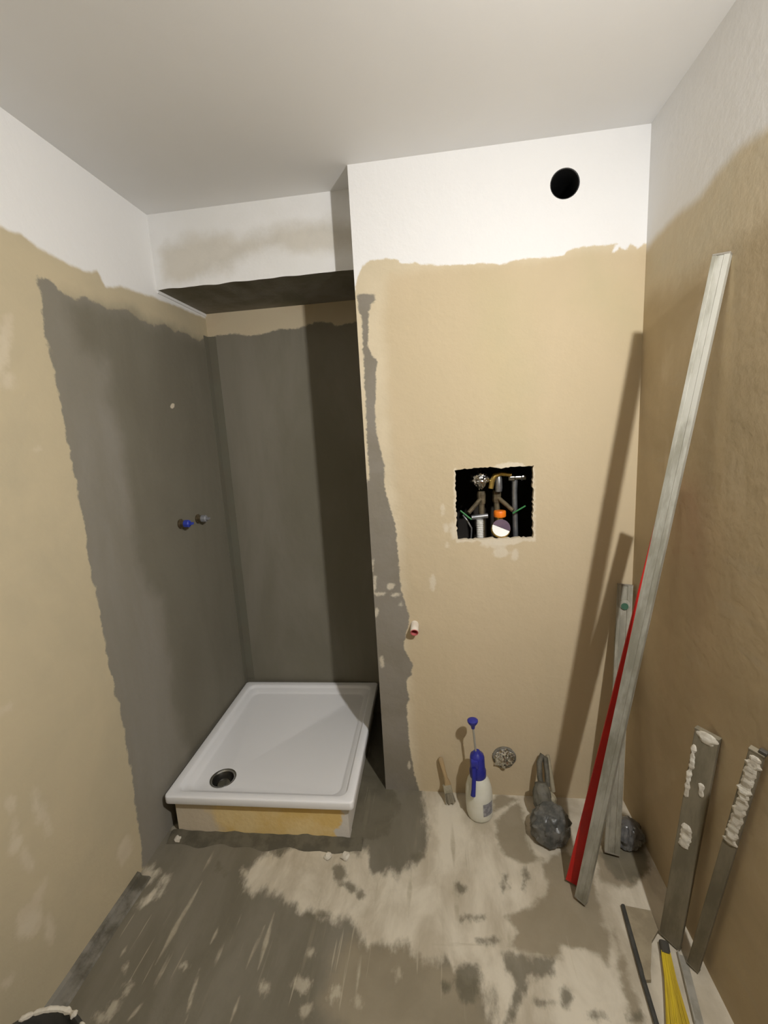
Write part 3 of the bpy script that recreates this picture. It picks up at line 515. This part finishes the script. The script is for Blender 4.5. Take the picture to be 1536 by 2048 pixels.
# plaster crumbs
m_plaster = simple('white_plaster', (.70, .66, .57), (.56, .51, .42), .9, sc=30, bump=.5)
for k, (x, y, s, lab) in enumerate(((-1.10, 1.425, .016, 'white plaster crumb under the tray corner beside the grey wall'),
                                    (-.47, 1.395, .015, 'small flat white plaster crumb in front of the yellow support'),
                                    (-.405, 1.40, .018, 'angular white plaster crumb beside the free corner of the tray'))):
    bm = bmesh.new(); bmesh.ops.create_icosphere(bm, subdivisions=2, radius=s)
    crumple(bm, s*.5, 60, k+2.)
    for v in bm.verts: v.co.z = max(v.co.z*.45+s*.3, 0)
    o = obj('plaster_crumb', bm, m_plaster); o.location = (x, y, .001); o.rotation_euler.z = k*1.3
    tag(o, lab, 'plaster crumb', 'plaster crumbs in front of the tray')

# ------------------------------------------------------------------ water outlets on the left wall
m_blue = simple('blue_plastic', (.03, .055, .42), (.04, .07, .5), .4)
m_brass_dk = simple('dull_brass', (.20, .16, .10), (.13, .10, .06), .4, .7, sc=30)
m_greyplug = simple('grey_plug', (.26, .27, .29), (.2, .2, .22), .4)
def outlet(y, z, mat, lab):
    t = thing('water_outlet', lab, 'pipe outlet', M=T(XL, y, z) @ RY(math.pi/2) @ Matrix.Scale(1.25, 4), group='pipe outlets on the grey shower wall')
    bm = bmesh.new(); add_lathe(bm, [(0, 0), (.017, 0), (.018, .004), (.013, .007), (.0125, .018), (.0, .018)], 20); obj('fitting', bm, m_brass_dk, t, True)
    bm = bmesh.new(); add_lathe(bm, [(0, .018), (.0135, .018), (.0135, .034), (.010, .037), (0, .037)], 8); p = obj('plug', bm, mat, t)
    bm = bmesh.new(); add_box(bm, (.008, .016, .012), T(0, 0, .042), .001); obj('plug_grip', bm, mat, p)
outlet(1.83, 1.218, m_blue, 'pipe outlet with blue plug on the grey shower wall')
outlet(1.975, 1.213, m_greyplug, 'pipe outlet with grey plug close to the shower corner')

# ------------------------------------------------------------------ pink pipe stub on the shaft
m_pink = simple('pink_plastic', (.62, .16, .16), (.55, .13, .13), .5)
m_white_pl = simple('white_plastic_pipe', (.74, .68, .58), (.66, .58, .48), .6, sc=40)
st = thing('pipe_stub', 'short white pipe stub with pink bore sticking out of the beige wall', 'pipe', M=T(-.129, YF, .782) @ RX(math.radians(90+22)))
bm = bmesh.new(); add_lathe(bm, [(.0165, -.01), (.0175, .040), (.0165, .042), (.0135, .0415), (.013, .0405)], 28); obj('sleeve', bm, m_white_pl, st, True)
bm = bmesh.new(); add_lathe(bm, [(.0130, .044), (.0130, .0), (0, .0)], 28); add_lathe(bm, [(.0165, .042), (.0160, .045), (.0130, .044)], 28); obj('bore', bm, m_pink, st, True)

# ------------------------------------------------------------------ vent duct
m_blk = simple('black_plastic', (.015, .016, .017), (.022, .023, .024), .55)
vd = thing('vent_duct', 'black round ventilation hole in the white top of the shaft', 'vent', M=T(VX, YF+.001, VZ) @ RX(-math.pi/2))
bm = bmesh.new(); add_lathe(bm, [(VR+.003, .03), (VR+.003, .0225), (VR-.0005, .0225), (VR-.0005, .001), (VR-.003, .001), (VR-.003, .30), (0, .30)], 40); obj('duct', bm, m_blk, vd, True)

# ------------------------------------------------------------------ plumbing inside the inspection opening
m_brass = simple('yellow_brass', (.62, .44, .12), (.45, .31, .09), .35, .8, sc=40)
m_bronze = simple('dirty_pipe', (.17, .135, .08), (.09, .07, .04), .6, .35, sc=40)
m_foil = simple('crumpled_foil', (.80, .80, .78), (.62, .62, .60), .22, 1., sc=30)
m_green = simple('green_lever', (.03, .19, .05), (.04, .25, .07), .45)
m_orange = simple('orange_plastic', (.95, .22, .01), (.95, .25, .01), .45)
m_steel = simple('dull_steel', (.42, .43, .44), (.32, .33, .35), .35, .8, sc=30)
m_dialw = simple('white_dial', (.82, .82, .78), rough=.35)
m_lid = simple('violet_lid', (.14, .09, .13), (.11, .07, .11), .6, spec=.2)
m_wht = simple('white_ribbed', (.72, .71, .68), (.6, .6, .56), .5, sc=60)
Y1 = 1.82
def riser(x, side, lab):
    t = thing('riser_pipe', lab, 'pipe', (x, Y1+.015 if side < 0 else Y1+.036, 1.0), group='riser pipes in the wall opening')
    bm = bmesh.new(); add_tube(bm, [(0, 0, -.02), (0, 0, .22), (0, 0, .285)], .0125, 14); obj('pipe', bm, m_bronze, t, True)
    bm = bmesh.new(); add_lathe(bm, [(0, .262), (.016, .262), (.017, .272), (.017, .30), (.014, .312), (.0, .312)], 8, T(0, 0, 0)); obj('union_nut', bm, m_bronze, t)
    bm = bmesh.new(); add_tube(bm, [(0, -.004, .285), (side*.026, -.030, .262), (side*.056, -.052, .234)], [.009, .009, .0085], 12); b = obj('branch', bm, m_bronze, t, True)
    M, L = lean((.058, -.056, .226), (.098, -.060, .250), (0, -1, .3))
    if side < 0: M, L = lean((-.085, -.052, .242), (-.050, -.056, .212), (0, -1, .3))
    bm = bmesh.new(); add_prism(bm, rounded(.013, .006, .002, 2), -.004, L+.006, M); obj('lever', bm, m_green, b)
riser(.158, -1, 'dull riser pipe with green lever and branch towards the foil wrap side')
riser(.222, 1, 'dull riser pipe with green lever above the round meter')
fo = thing('foil_wrap', 'shiny crumpled foil wrapped on the pipe in the wall opening', 'foil', (.153, Y1+.005, 1.325))
bm = bmesh.new(); bmesh.ops.create_icosphere(bm, subdivisions=4, radius=.032)
crumple(bm, .010, 45, 3.)
for v in bm.verts:
    v.co.x *= 1.05; v.co.z = v.co.z*1.2+.035
    if v.co.z < .03: v.co.x *= max(.35, 1-(.03-v.co.z)*14); v.co.y *= max(.4, 1-(.03-v.co.z)*10)
obj('foil', bm, m_foil, fo)
mb = thing('brass_manifold', 'yellow brass elbow and cross pipe at the top of the wall opening', 'pipe', (.2, Y1-.005, 1.30))
bm = bmesh.new(); add_tube(bm, [(-.006, .0, .025), (.000, 0, .055), (.010, 0, .075), (.035, .004, .082), (.075, .008, .075)], [.010, .0105, .011, .009, .008], 14); obj('elbow', bm, m_brass, mb, True)
bm = bmesh.new(); add_lathe(bm, [(0, -.006), (.013, -.005), (.015, .010), (.014, .045), (.010, .060), (0, .062)], 18, T(.026, .012, .015)); obj('strainer_body', bm, m_steel, mb, True)
vr = thing('stop_valve', 'grey chrome stop valve and pipe at the upper corner of the wall opening', 'valve', (.303, Y1+.030, 1.24))
bm = bmesh.new(); add_lathe(bm, [(0, -.038), (.016, -.037), (.017, -.014), (.013, -.010), (.013, .012), (.018, .016), (.018, .030), (0, .032)], 16, T(.0, -.004, .122) @ RY(math.pi/2)); obj('body', bm, m_chrome, vr, True)
bm = bmesh.new(); add_tube(bm, [(-.010, 0, .115), (-.012, 0, .06), (-.006, 0, -.26)], [.012, .011, .011], 12); obj('pipe', bm, m_steel, vr, True)
wm = thing('water_meter', 'round water meter with white face and orange collar in wall opening', 'water meter', (.2265, Y1-.028, 1.159))
bm = bmesh.new(); add_lathe(bm, [(0, .0), (.036, 0), (.037, .006), (.037, .020), (.030, .026), (0, .026)], 36, RX(math.radians(62))); obj('case', bm, m_brass, wm, True)
bm = bmesh.new()
FA = RX(math.radians(62))
def half(r, a0, a1, z0, z1, mat, name):
    bm = bmesh.new()
    pts = [(r*math.cos(math.radians(a0+(a1-a0)*k/20)), r*math.sin(math.radians(a0+(a1-a0)*k/20))) for k in range(21)]
    add_prism(bm, pts, z0, z1, FA); return obj(name, bm, mat, wm)
half(.0345, 0, 359, .0262, .0285, m_dialw, 'dial')
half(.0350, -22, 152, .0287, .0325, m_lid, 'lid')
bm = bmesh.new(); add_lathe(bm, [(0, .03), (.013, .03), (.013, .055), (0, .055)], 16, T(0, .012, .0)); obj('neck', bm, m_brass, wm, True)
bm = bmesh.new(); add_lathe(bm, [(0, .052), (.022, .052), (.024, .056), (.024, .073), (.022, .077), (0, .077)], 24, T(0, .010, 0)); obj('collar', bm, m_orange, wm, True)
rh = thing('ribbed_hose', 'white ribbed hose with tee top standing in the wall opening', 'hose', (.148, Y1-.012, 1.0))
bm = bmesh.new(); prof = [(0, 0)]
for k in range(27): prof += [(.0115, k*.0075), (.0140, k*.0075+.0025), (.0140, k*.0075+.005)]
prof += [(0, .203)]
add_lathe(bm, prof, 20); obj('hose', bm, m_wht, rh, True)
bm = bmesh.new(); add_tube(bm, [(-.032, 0, .210), (.032, 0, .216)], .010, 14); obj('tee', bm, m_steel, rh, True)
cb = obj('cable', add_tube(bmesh.new(), [(.082, Y1+.005, 1.218), (.10, Y1-.01, 1.195), (.115, Y1-.005, 1.165), (.112, Y1, 1.12), (.11, Y1+.02, 1.0)], .0035, 8), m_steel, None, True)
tag(cb, 'thin grey cable hanging beside the ribbed hose', 'cable')

# ------------------------------------------------------------------ foil plugged drain in the wall foot
fd = thing('foil_plug', 'silver crumpled foil plug in a drain hole low on the beige wall', 'foil plug', (.2245, YF, .186))
bm = bmesh.new(); add_lathe(bm, [(0, 0), (.048, 0), (.049, .006), (.045, .010), (.040, .008), (0, .008)], 30, RX(math.pi/2), lambda p: p*(1+.06*noise.noise(p*50))); obj('drain_collar', bm, m_strip, fd, True)
bm = bmesh.new(); bmesh.ops.create_icosphere(bm, subdivisions=4, radius=.044); crumple(bm, .012, 50, 8.)
for v in bm.verts: v.co.y = v.co.y*.5-.004
for v in bm.verts: v.co.y = min(v.co.y, -.001)
obj('foil', bm, m_foil, fd)

# ------------------------------------------------------------------ sprayer
m_bottle = simple('milky_plastic', (.78, .77, .68), (.70, .69, .57), .35, sc=6, st=(.3, .3, 1))
m_navy = simple('royal_blue_plastic', (.022, .026, .24), (.028, .032, .30), .35)
m_rod = simple('grey_rod', (.42, .41, .36), rough=.35, metal=.3)
m_label = simple('grey_label', (.22, .22, .24), (.36, .36, .38), .5, sc=70)
sp = thing('pump_sprayer', 'white pump sprayer bottle with blue head and raised plunger', 'spray bottle', M=T(.112, 1.632, 0) @ RY(math.radians(-1.5)))
bm = bmesh.new(); add_lathe(bm, [(0, .003), (.040, 0), (.050, .005), (.0535, .020), (.0545, .06), (.054, .10), (.0515, .130), (.044, .158), (.033, .178), (.026, .190), (0, .190)], 40); bt = obj('bottle', bm, m_bottle, sp, True)
bm = bmesh.new()
g = []
for i in range(9):
    a = math.radians(-78+50*i/8); col = []
    for j in range(7):
        z = .035+.055*j/6; r = .0538+.0006 if z < .07 else .0542+.0006-.012*(z-.07)
        col.append(bm.verts.new(((r+.0008)*math.cos(a), (r+.0008)*math.sin(a), z)))
    g.append(col)
for i in range(8):
    for j in range(6): bm.faces.new((g[i][j], g[i+1][j], g[i+1][j+1], g[i][j+1]))
obj('label', bm, m_label, bt, True)
bm = bmesh.new(); add_lathe(bm, [(0, .176), (.031, .176), (.033, .180), (.033, .205), (.0295, .212), (.029, .262), (.026, .274), (.016, .282), (.012, .290), (0, .290)], 28)
hd = obj('pump_head', bm, m_navy, sp, True)
bm = bmesh.new(); add_box(bm, (.030, .050, .034), T(-.012, -.010, .250), .005); obj('nozzle_housing', bm, m_navy, hd, True)
bm = bmesh.new(); add_tube(bm, [(-.016, -.032, .238), (-.018, -.046, .205), (-.022, -.056, .165), (-.026, -.060, .138)], [.010, .0085, .0085, .010], 10); obj('trigger', bm, m_navy, hd, True)
bm = bmesh.new(); add_tube(bm, [(-.004, 0, .285), (-.010, 0, .405)], .0042, 12); rod = obj('plunger_rod', bm, m_rod, sp, True)
bm = bmesh.new(); add_lathe(bm, [(0, -.012), (.007, -.012), (.009, .0), (.018, .012), (.021, .018), (.021, .024), (.012, .030), (0, .032)], 24, T(-.010, 0, .402)); obj('plunger_knob', bm, m_navy, sp, True)

# ------------------------------------------------------------------ small brush leaning on the wall
m_wood = simple('worn_wood', (.40, .285, .145), (.30, .21, .11), .6, sc=25, st=(1, 1, .2))
m_fer = simple('smeared_ferrule', (.30, .27, .19), (.40, .36, .27), .6, .2, sc=30)
m_brist = simple('stiff_bristle', (.24, .21, .15), (.33, .29, .21), .9, sc=90, st=(1, 1, .1))
M, L = lean((-.006, 1.668, .006), (-.041, 1.722, .183), (1, 0, 0))
pb = thing('paint_brush', 'small wooden handled paint brush leaning on the wall beside the sprayer', 'brush', M=M)
bm = bmesh.new(); prev = None
for z, w, th in ((.072, .030, .012), (.085, .026, .013), (.105, .016, .013), (.135, .018, .014), (.165, .022, .013), (.182, .020, .011), (.189, .010, .006)):
    cur = [bm.verts.new((x+.004*math.sin(z*25), y, z)) for x, y in rounded(w, th, min(w, th)*.42, 3)]
    if prev: bridge(bm, prev, cur)
    else: bm.faces.new(list(reversed(cur)))
    prev = cur
bm.faces.new(prev); obj('handle', bm, m_wood, pb, True, 60)
bm = bmesh.new(); add_prism(bm, rounded(.036, .015, .005, 3), .045, .076); obj('ferrule', bm, m_fer, pb)
bm = bmesh.new(); rnd = random.Random(5)
for k in range(70):
    x, y = rnd.uniform(-.016, .016), rnd.uniform(-.006, .006)
    add_tube(bm, [(x, y, .047), (x*1.25+rnd.uniform(-.002, .002), y*1.5, rnd.uniform(.0, .006))], .0012, 4)
o = obj('bristles', bm, m_brist, pb); o['kind'] = 'stuff'

# ------------------------------------------------------------------ plastic wrapped tools
m_wrap = simple('dark_plastic_wrap', (.075, .078, .074), (.15, .148, .135), .26, sc=22, bump=1.)
m_wrap2 = simple('silver_plastic_wrap', (.16, .16, .16), (.26, .26, .25), .24, .3, sc=14, bump=.6)
m_toolg = simple('plaster_smeared_handle', (.085, .08, .06), (.14, .13, .10), .65, sc=30)
m_stick = simple('pale_stick', (.40, .35, .24), (.32, .28, .19), .7, sc=20)
def wrap_blob(name, prof, mat, parent, M, amp, scale, seed, flatten=1.):
    bm = bmesh.new(); add_lathe(bm, prof, 40)
    bmesh.ops.subdivide_edges(bm, edges=bm.edges[:], cuts=2, use_grid_fill=True)
    for v in bm.verts:
        z = v.co.z; p = v.co*scale+Vector((seed, 0, seed)); n = abs(noise.noise(p))*1.5-.45+.5*noise.noise(p*2.6)+.45*abs(noise.noise(p*4.7))
        rr = Vector((v.co.x, v.co.y, 0))
        if rr.length > .002: v.co += rr.normalized()*n*amp
        v.co.y *= flatten
    for v in bm.verts: v.co = M @ v.co
    return obj(name, bm, mat, parent, True, 35)
wt = thing('wrapped_tool', 'dark grey plastic wrapped tool with loop handle leaning on the beige wall', 'tool', (.372, 1.560, 0))
wrap_blob('plastic_wrap', [(0, .001), (.050, .001), (.068, .014), (.076, .045), (.072, .085), (.058, .112), (.040, .126), (0, .130)], m_wrap, wt, T(-.004, -.022, 0) @ RZ(.3), .014, 22, 2.6, .85)
wrap_blob('wrapped_neck', [(0, 0), (.026, .0), (.036, .03), (.034, .07), (.022, .105), (0, .11)], m_toolg, wt, T(-.016, .035, .055) @ RX(math.radians(-28)), .006, 30, 5., .8)
bm = bmesh.new(); add_tube(bm, [(-.012, .075, .12), (-.016, .105, .155), (-.012, .132, .200), (.002, .146, .222), (.014, .142, .212), (.016, .118, .165), (.012, .090, .125)], [.011, .011, .011, .0115, .011, .010, .010], 10)
obj('loop_handle', bm, m_toolg, wt, True)
bm = bmesh.new(); add_tube(bm, [(.036, .100, .095), (.032, .120, .140), (.026, .158, .215)], [.010, .010, .008], 10); obj('stick', bm, m_stick, wt, True)
bm = bmesh.new(); bmesh.ops.create_icosphere(bm, subdivisions=3, radius=.026); crumple(bm, .005, 50, 1.)
for v in bm.verts: v.co = Vector((v.co.x*.9+.018, v.co.y+.070, v.co.z*1.2+.082))
obj('plaster_lump', bm, m_stick, wt)
w2 = thing('plastic_bundle', 'shiny grey crumpled plastic bundle on the floor behind the straightedges', 'plastic bag', (.650, 1.535, 0))
wrap_blob('plastic_wrap', [(0, .001), (.034, .001), (.048, .012), (.052, .035), (.046, .065), (.030, .088), (0, .096)], m_wrap2, w2, RZ(.9), .012, 34, 7., .9)

# ------------------------------------------------------------------ levels and straightedges leaning in the corner
m_alu = simple('plaster_smeared_aluminium', (.44, .43, .375), (.27, .26, .205), .55, .25, sc=16, st=(1, 1, .25), bump=.2)
m_aluD = simple('dull_aluminium', (.42, .40, .33), (.24, .23, .18), .55, .3, sc=16, st=(1, 1, .3))
m_red = simple('red_lacquer', (.52, .012, .008), (.44, .012, .010), .4, sc=9)
m_capb = simple('dark_end_cap', (.06, .055, .045), rough=.6)
m_capg = simple('grey_end_cap', (.22, .20, .16), rough=.6)
m_vial = simple('green_vial', (.05, .12, .08), rough=.15)
def profile_bar(name, label, cat, base, top, wide, w, th, mat, capmat, groove=.0):
    M, L = lean(base, top, wide)
    t = thing(name, label, cat, M=M)
    bm = bmesh.new()
    if groove:
        a, b, g2 = w/2, th/2, groove
        pts = [(-a, -b), (-a*.55, -b), (-a*.5, -b+g2), (a*.3, -b+g2), (a*.35, -b), (a, -b), (a, b), (a*.35, b), (a*.3, b-g2), (-a*.5, b-g2), (-a*.55, b), (-a, b)]
    else: pts = rounded(w, th, .003, 2)
    add_prism(bm, pts, .004, L-.004); obj('profile', bm, mat, t)
    for z in (.0, L-.005):
        bm = bmesh.new(); add_box(bm, (w+.001, th+.001, .005), T(0, 0, z+.0025), .001); obj('end_cap', bm, capmat, t)
    return t, L
profile_bar('straightedge', 'long plaster smeared aluminium straightedge leaning on the tan wall', 'straightedge',
            (.412, 1.300, .010), (.690, 1.264, 1.945), (.75, -.66, -.1), .036, .020, m_alu, m_capg, .0012)
profile_bar('red_level', 'long red lacquered level leaning behind the aluminium straightedge', 'spirit level',
            (.400, 1.360, .010), (.676, 1.415, 1.355), (.92, -.38, -.1), .040, .014, m_red, m_red)
lv, L = profile_bar('spirit_level', 'short aluminium spirit level with green vial standing in the corner', 'spirit level',
            (.572, 1.480, .010), (.674, 1.712, .955), (.95, -.2, 0), .050, .022, m_aluD, m_capg, .003)
bm = bmesh.new(); add_lathe(bm, [(0, -.013), (.018, -.013), (.019, -.011), (.019, .011), (.018, .013), (0, .013)], 24, T(0, 0, L-.075) @ RX(math.pi/2)); vh = obj('vial_ring', bm, m_alu, lv, True)
bm = bmesh.new(); add_lathe(bm, [(0, -.0142), (.012, -.0142), (.0125, .0142), (0, .0142)], 20, T(0, 0, L-.082) @ RX(math.pi/2)); obj('vial', bm, m_vial, vh, True)

# plaster crusted battens by the right wall
m_bat = simple('grey_batten', (.15, .13, .085), (.22, .19, .13), .7, sc=18, st=(1, 1, .25), bump=.3)
def crust(t, z0, z1, w, x0, y, seed, mat):
    bm = bmesh.new(); n = max(8, int((z1-z0)/.005)); prev = None
    for k in range(n+1):
        z = z0+(z1-z0)*k/n; a = w*.5*(1+.75*noise.noise(Vector((z*75, seed, 0)))); hh = .0025+.0025*noise.noise(Vector((z*60, seed, 4)))
        c = x0+.004*noise.noise(Vector((z*22, seed, 9)))
        if k in (0, n): a *= .5; hh *= .4
        cur = [bm.verts.new(p) for p in ((c-a, y, z), (c-a*.6, y-max(hh, .001), z), (c+a*.5, y-max(hh, .001), z), (c+a, y, z))]
        if prev: bridge(bm, prev, cur)
        else: bm.faces.new(cur)
        prev = cur
    bm.faces.new(list(reversed(prev))); return obj('plaster_crust', bm, mat, t)
ba, L = profile_bar('batten', 'wide grey batten crusted with plaster at its top by the tan wall', 'batten', (.640, 1.200, .006), (.685, 1.172, .728), (.62, -.78, 0), .058, .016, m_bat, m_bat)
crust(ba, L-.03, L+.003, .046, .004, -.0082, 1., m_plaster)
crust(ba, L-.22, L-.05, .012, -.022, -.0082, 2., m_plaster)
crust(ba, L-.38, L-.30, .026, -.006, -.0082, 3., m_plaster)
crust(ba, L-.19, L-.15, .014, .012, -.0082, 4., m_plaster)
bb, L = profile_bar('batten', 'narrow grey batten with long white plaster crust by the tan wall', 'batten', (.672, 1.135, .006), (.688, .995, .812), (.62, -.78, 0), .030, .014, m_bat, m_bat)
crust(bb, L-.30, L-.012, .024, 0, -.0072, 5., m_plaster)
bm = bmesh.new(); add_box(bm, (.016, .012, .010), T(.010, 0, L+.004), .002); obj('tip', bm, m_capb, bb)

# ------------------------------------------------------------------ tools on the floor by the right wall
m_tan = simple('plaster_smeared_board', (.34, .285, .19), (.26, .215, .14), .75, sc=12, bump=.3)
m_rub = simple('dark_rubber', (.045, .045, .04), (.07, .068, .06), .6, sc=20)
fl = thing('float_board', 'tan plaster smeared board with dark edge lying on the floor', 'board', (.56, 1.15, 0))
out = [(-.015, .140), (.060, .130), (.056, .072), (.024, .040), (-.014, -.040), (-.022, -.062), (-.039, -.064), (-.034, -.04)]
bm = bmesh.new(); add_prism(bm, out, .001, .012); obj('board', bm, m_tan, fl)
bm = bmesh.new(); add_tube(bm, [(-.020, .142, .009), (-.030, .06, .010), (-.042, -.05, .010), (-.053, -.185, .010)], .0065, 8); obj('edge_strip', bm, m_rub, fl, True)
br = thing('hand_brush', 'yellow bristled hand brush lying beside the tan board', 'brush', M=T(.615, 1.185, .014) @ RZ(math.radians(-15.5)))
bm = bmesh.new(); add_prism(bm, rounded(.026, .022, .008, 3), 0, .035, RX(math.pi/2) @ T(0, 0, 0)); obj('ferrule', bm, m_capb, br)
m_yel = simple('yellow_bristle', (.62, .46, .02), (.48, .34, .02), .6, sc=60, st=(1, .1, 1))
bm = bmesh.new(); rnd = random.Random(9)
for k in range(260):
    a, b = rnd.uniform(-1, 1), rnd.uniform(-1, 1)
    e = rnd.uniform(.86, 1)
    add_tube(bm, [(a*.011, -.03, b*.008), (a*.014, -.10, b*.009), (a*.030, -.26*e, b*.010-.001)], [.0016, .0016, .0010], 4)
o = obj('bristles', bm, m_yel, br); o['kind'] = 'stuff'
m_sil = simple('bright_profile', (.48, .46, .40), (.36, .34, .28), .45, .4, sc=16)
M, L = lean((.656, 1.165, .004), (.618, 1.000, .004), (1, 0, 0))
ap = thing('edge_profile', 'short aluminium edge profile on the floor beside the yellow brush', 'metal profile', M=M)
bm = bmesh.new(); add_prism(bm, [(-.012, -.004), (.012, -.004), (.012, -.002), (-.009, -.002), (-.009, .012), (-.012, .012)], 0, L); obj('angle', bm, m_sil, ap)

# ------------------------------------------------------------------ mortar bucket at the near corner
m_bkt = simple('black_bucket', (.03, .03, .028), (.055, .052, .045), .5, sc=12)
bk = thing('mortar_bucket', 'black mortar bucket with plaster crusted rim by the left wall foot', 'bucket', (-.945, .605, 0))
bm = bmesh.new(); add_lathe(bm, [(0, 0), (.105, 0), (.110, .004), (.134, .235), (.140, .237), (.141, .248), (.133, .250), (.130, .246), (.108, .010), (0, .010)], 48); obj('shell', bm, m_bkt, bk, True)
bm = bmesh.new(); add_lathe(bm, [(0, .12), (.08, .122), (.1185, .118)], 48); obj('mortar', bm, m_mortar, bk, True)
for a0, a1, sd in ((70, 128, 1.), (20, 60, 2.), (150, 200, 3.)):
    pts = []; rad = []
    for k in range(25):
        a = math.radians(a0+(a1-a0)*k/24); pts.append((.1365*math.cos(a), .1365*math.sin(a), .250)); rad.append(max(.0015, .006*(1+.9*noise.noise(Vector((k*.5, sd, 0))))*(1 if 0 < k < 24 else .3)))
    bm = bmesh.new(); add_tube(bm, pts, rad, 8); obj('plaster_crust', bm, m_plaster, bk, True)
pts = [(.143*math.cos(math.radians(a)), .143*math.sin(math.radians(a)), .215-.10*math.sin(math.radians(a+180))) for a in range(180, 361, 12)]
bm = bmesh.new(); add_tube(bm, pts, .003, 8); obj('bail_handle', bm, m_steel, bk, True)
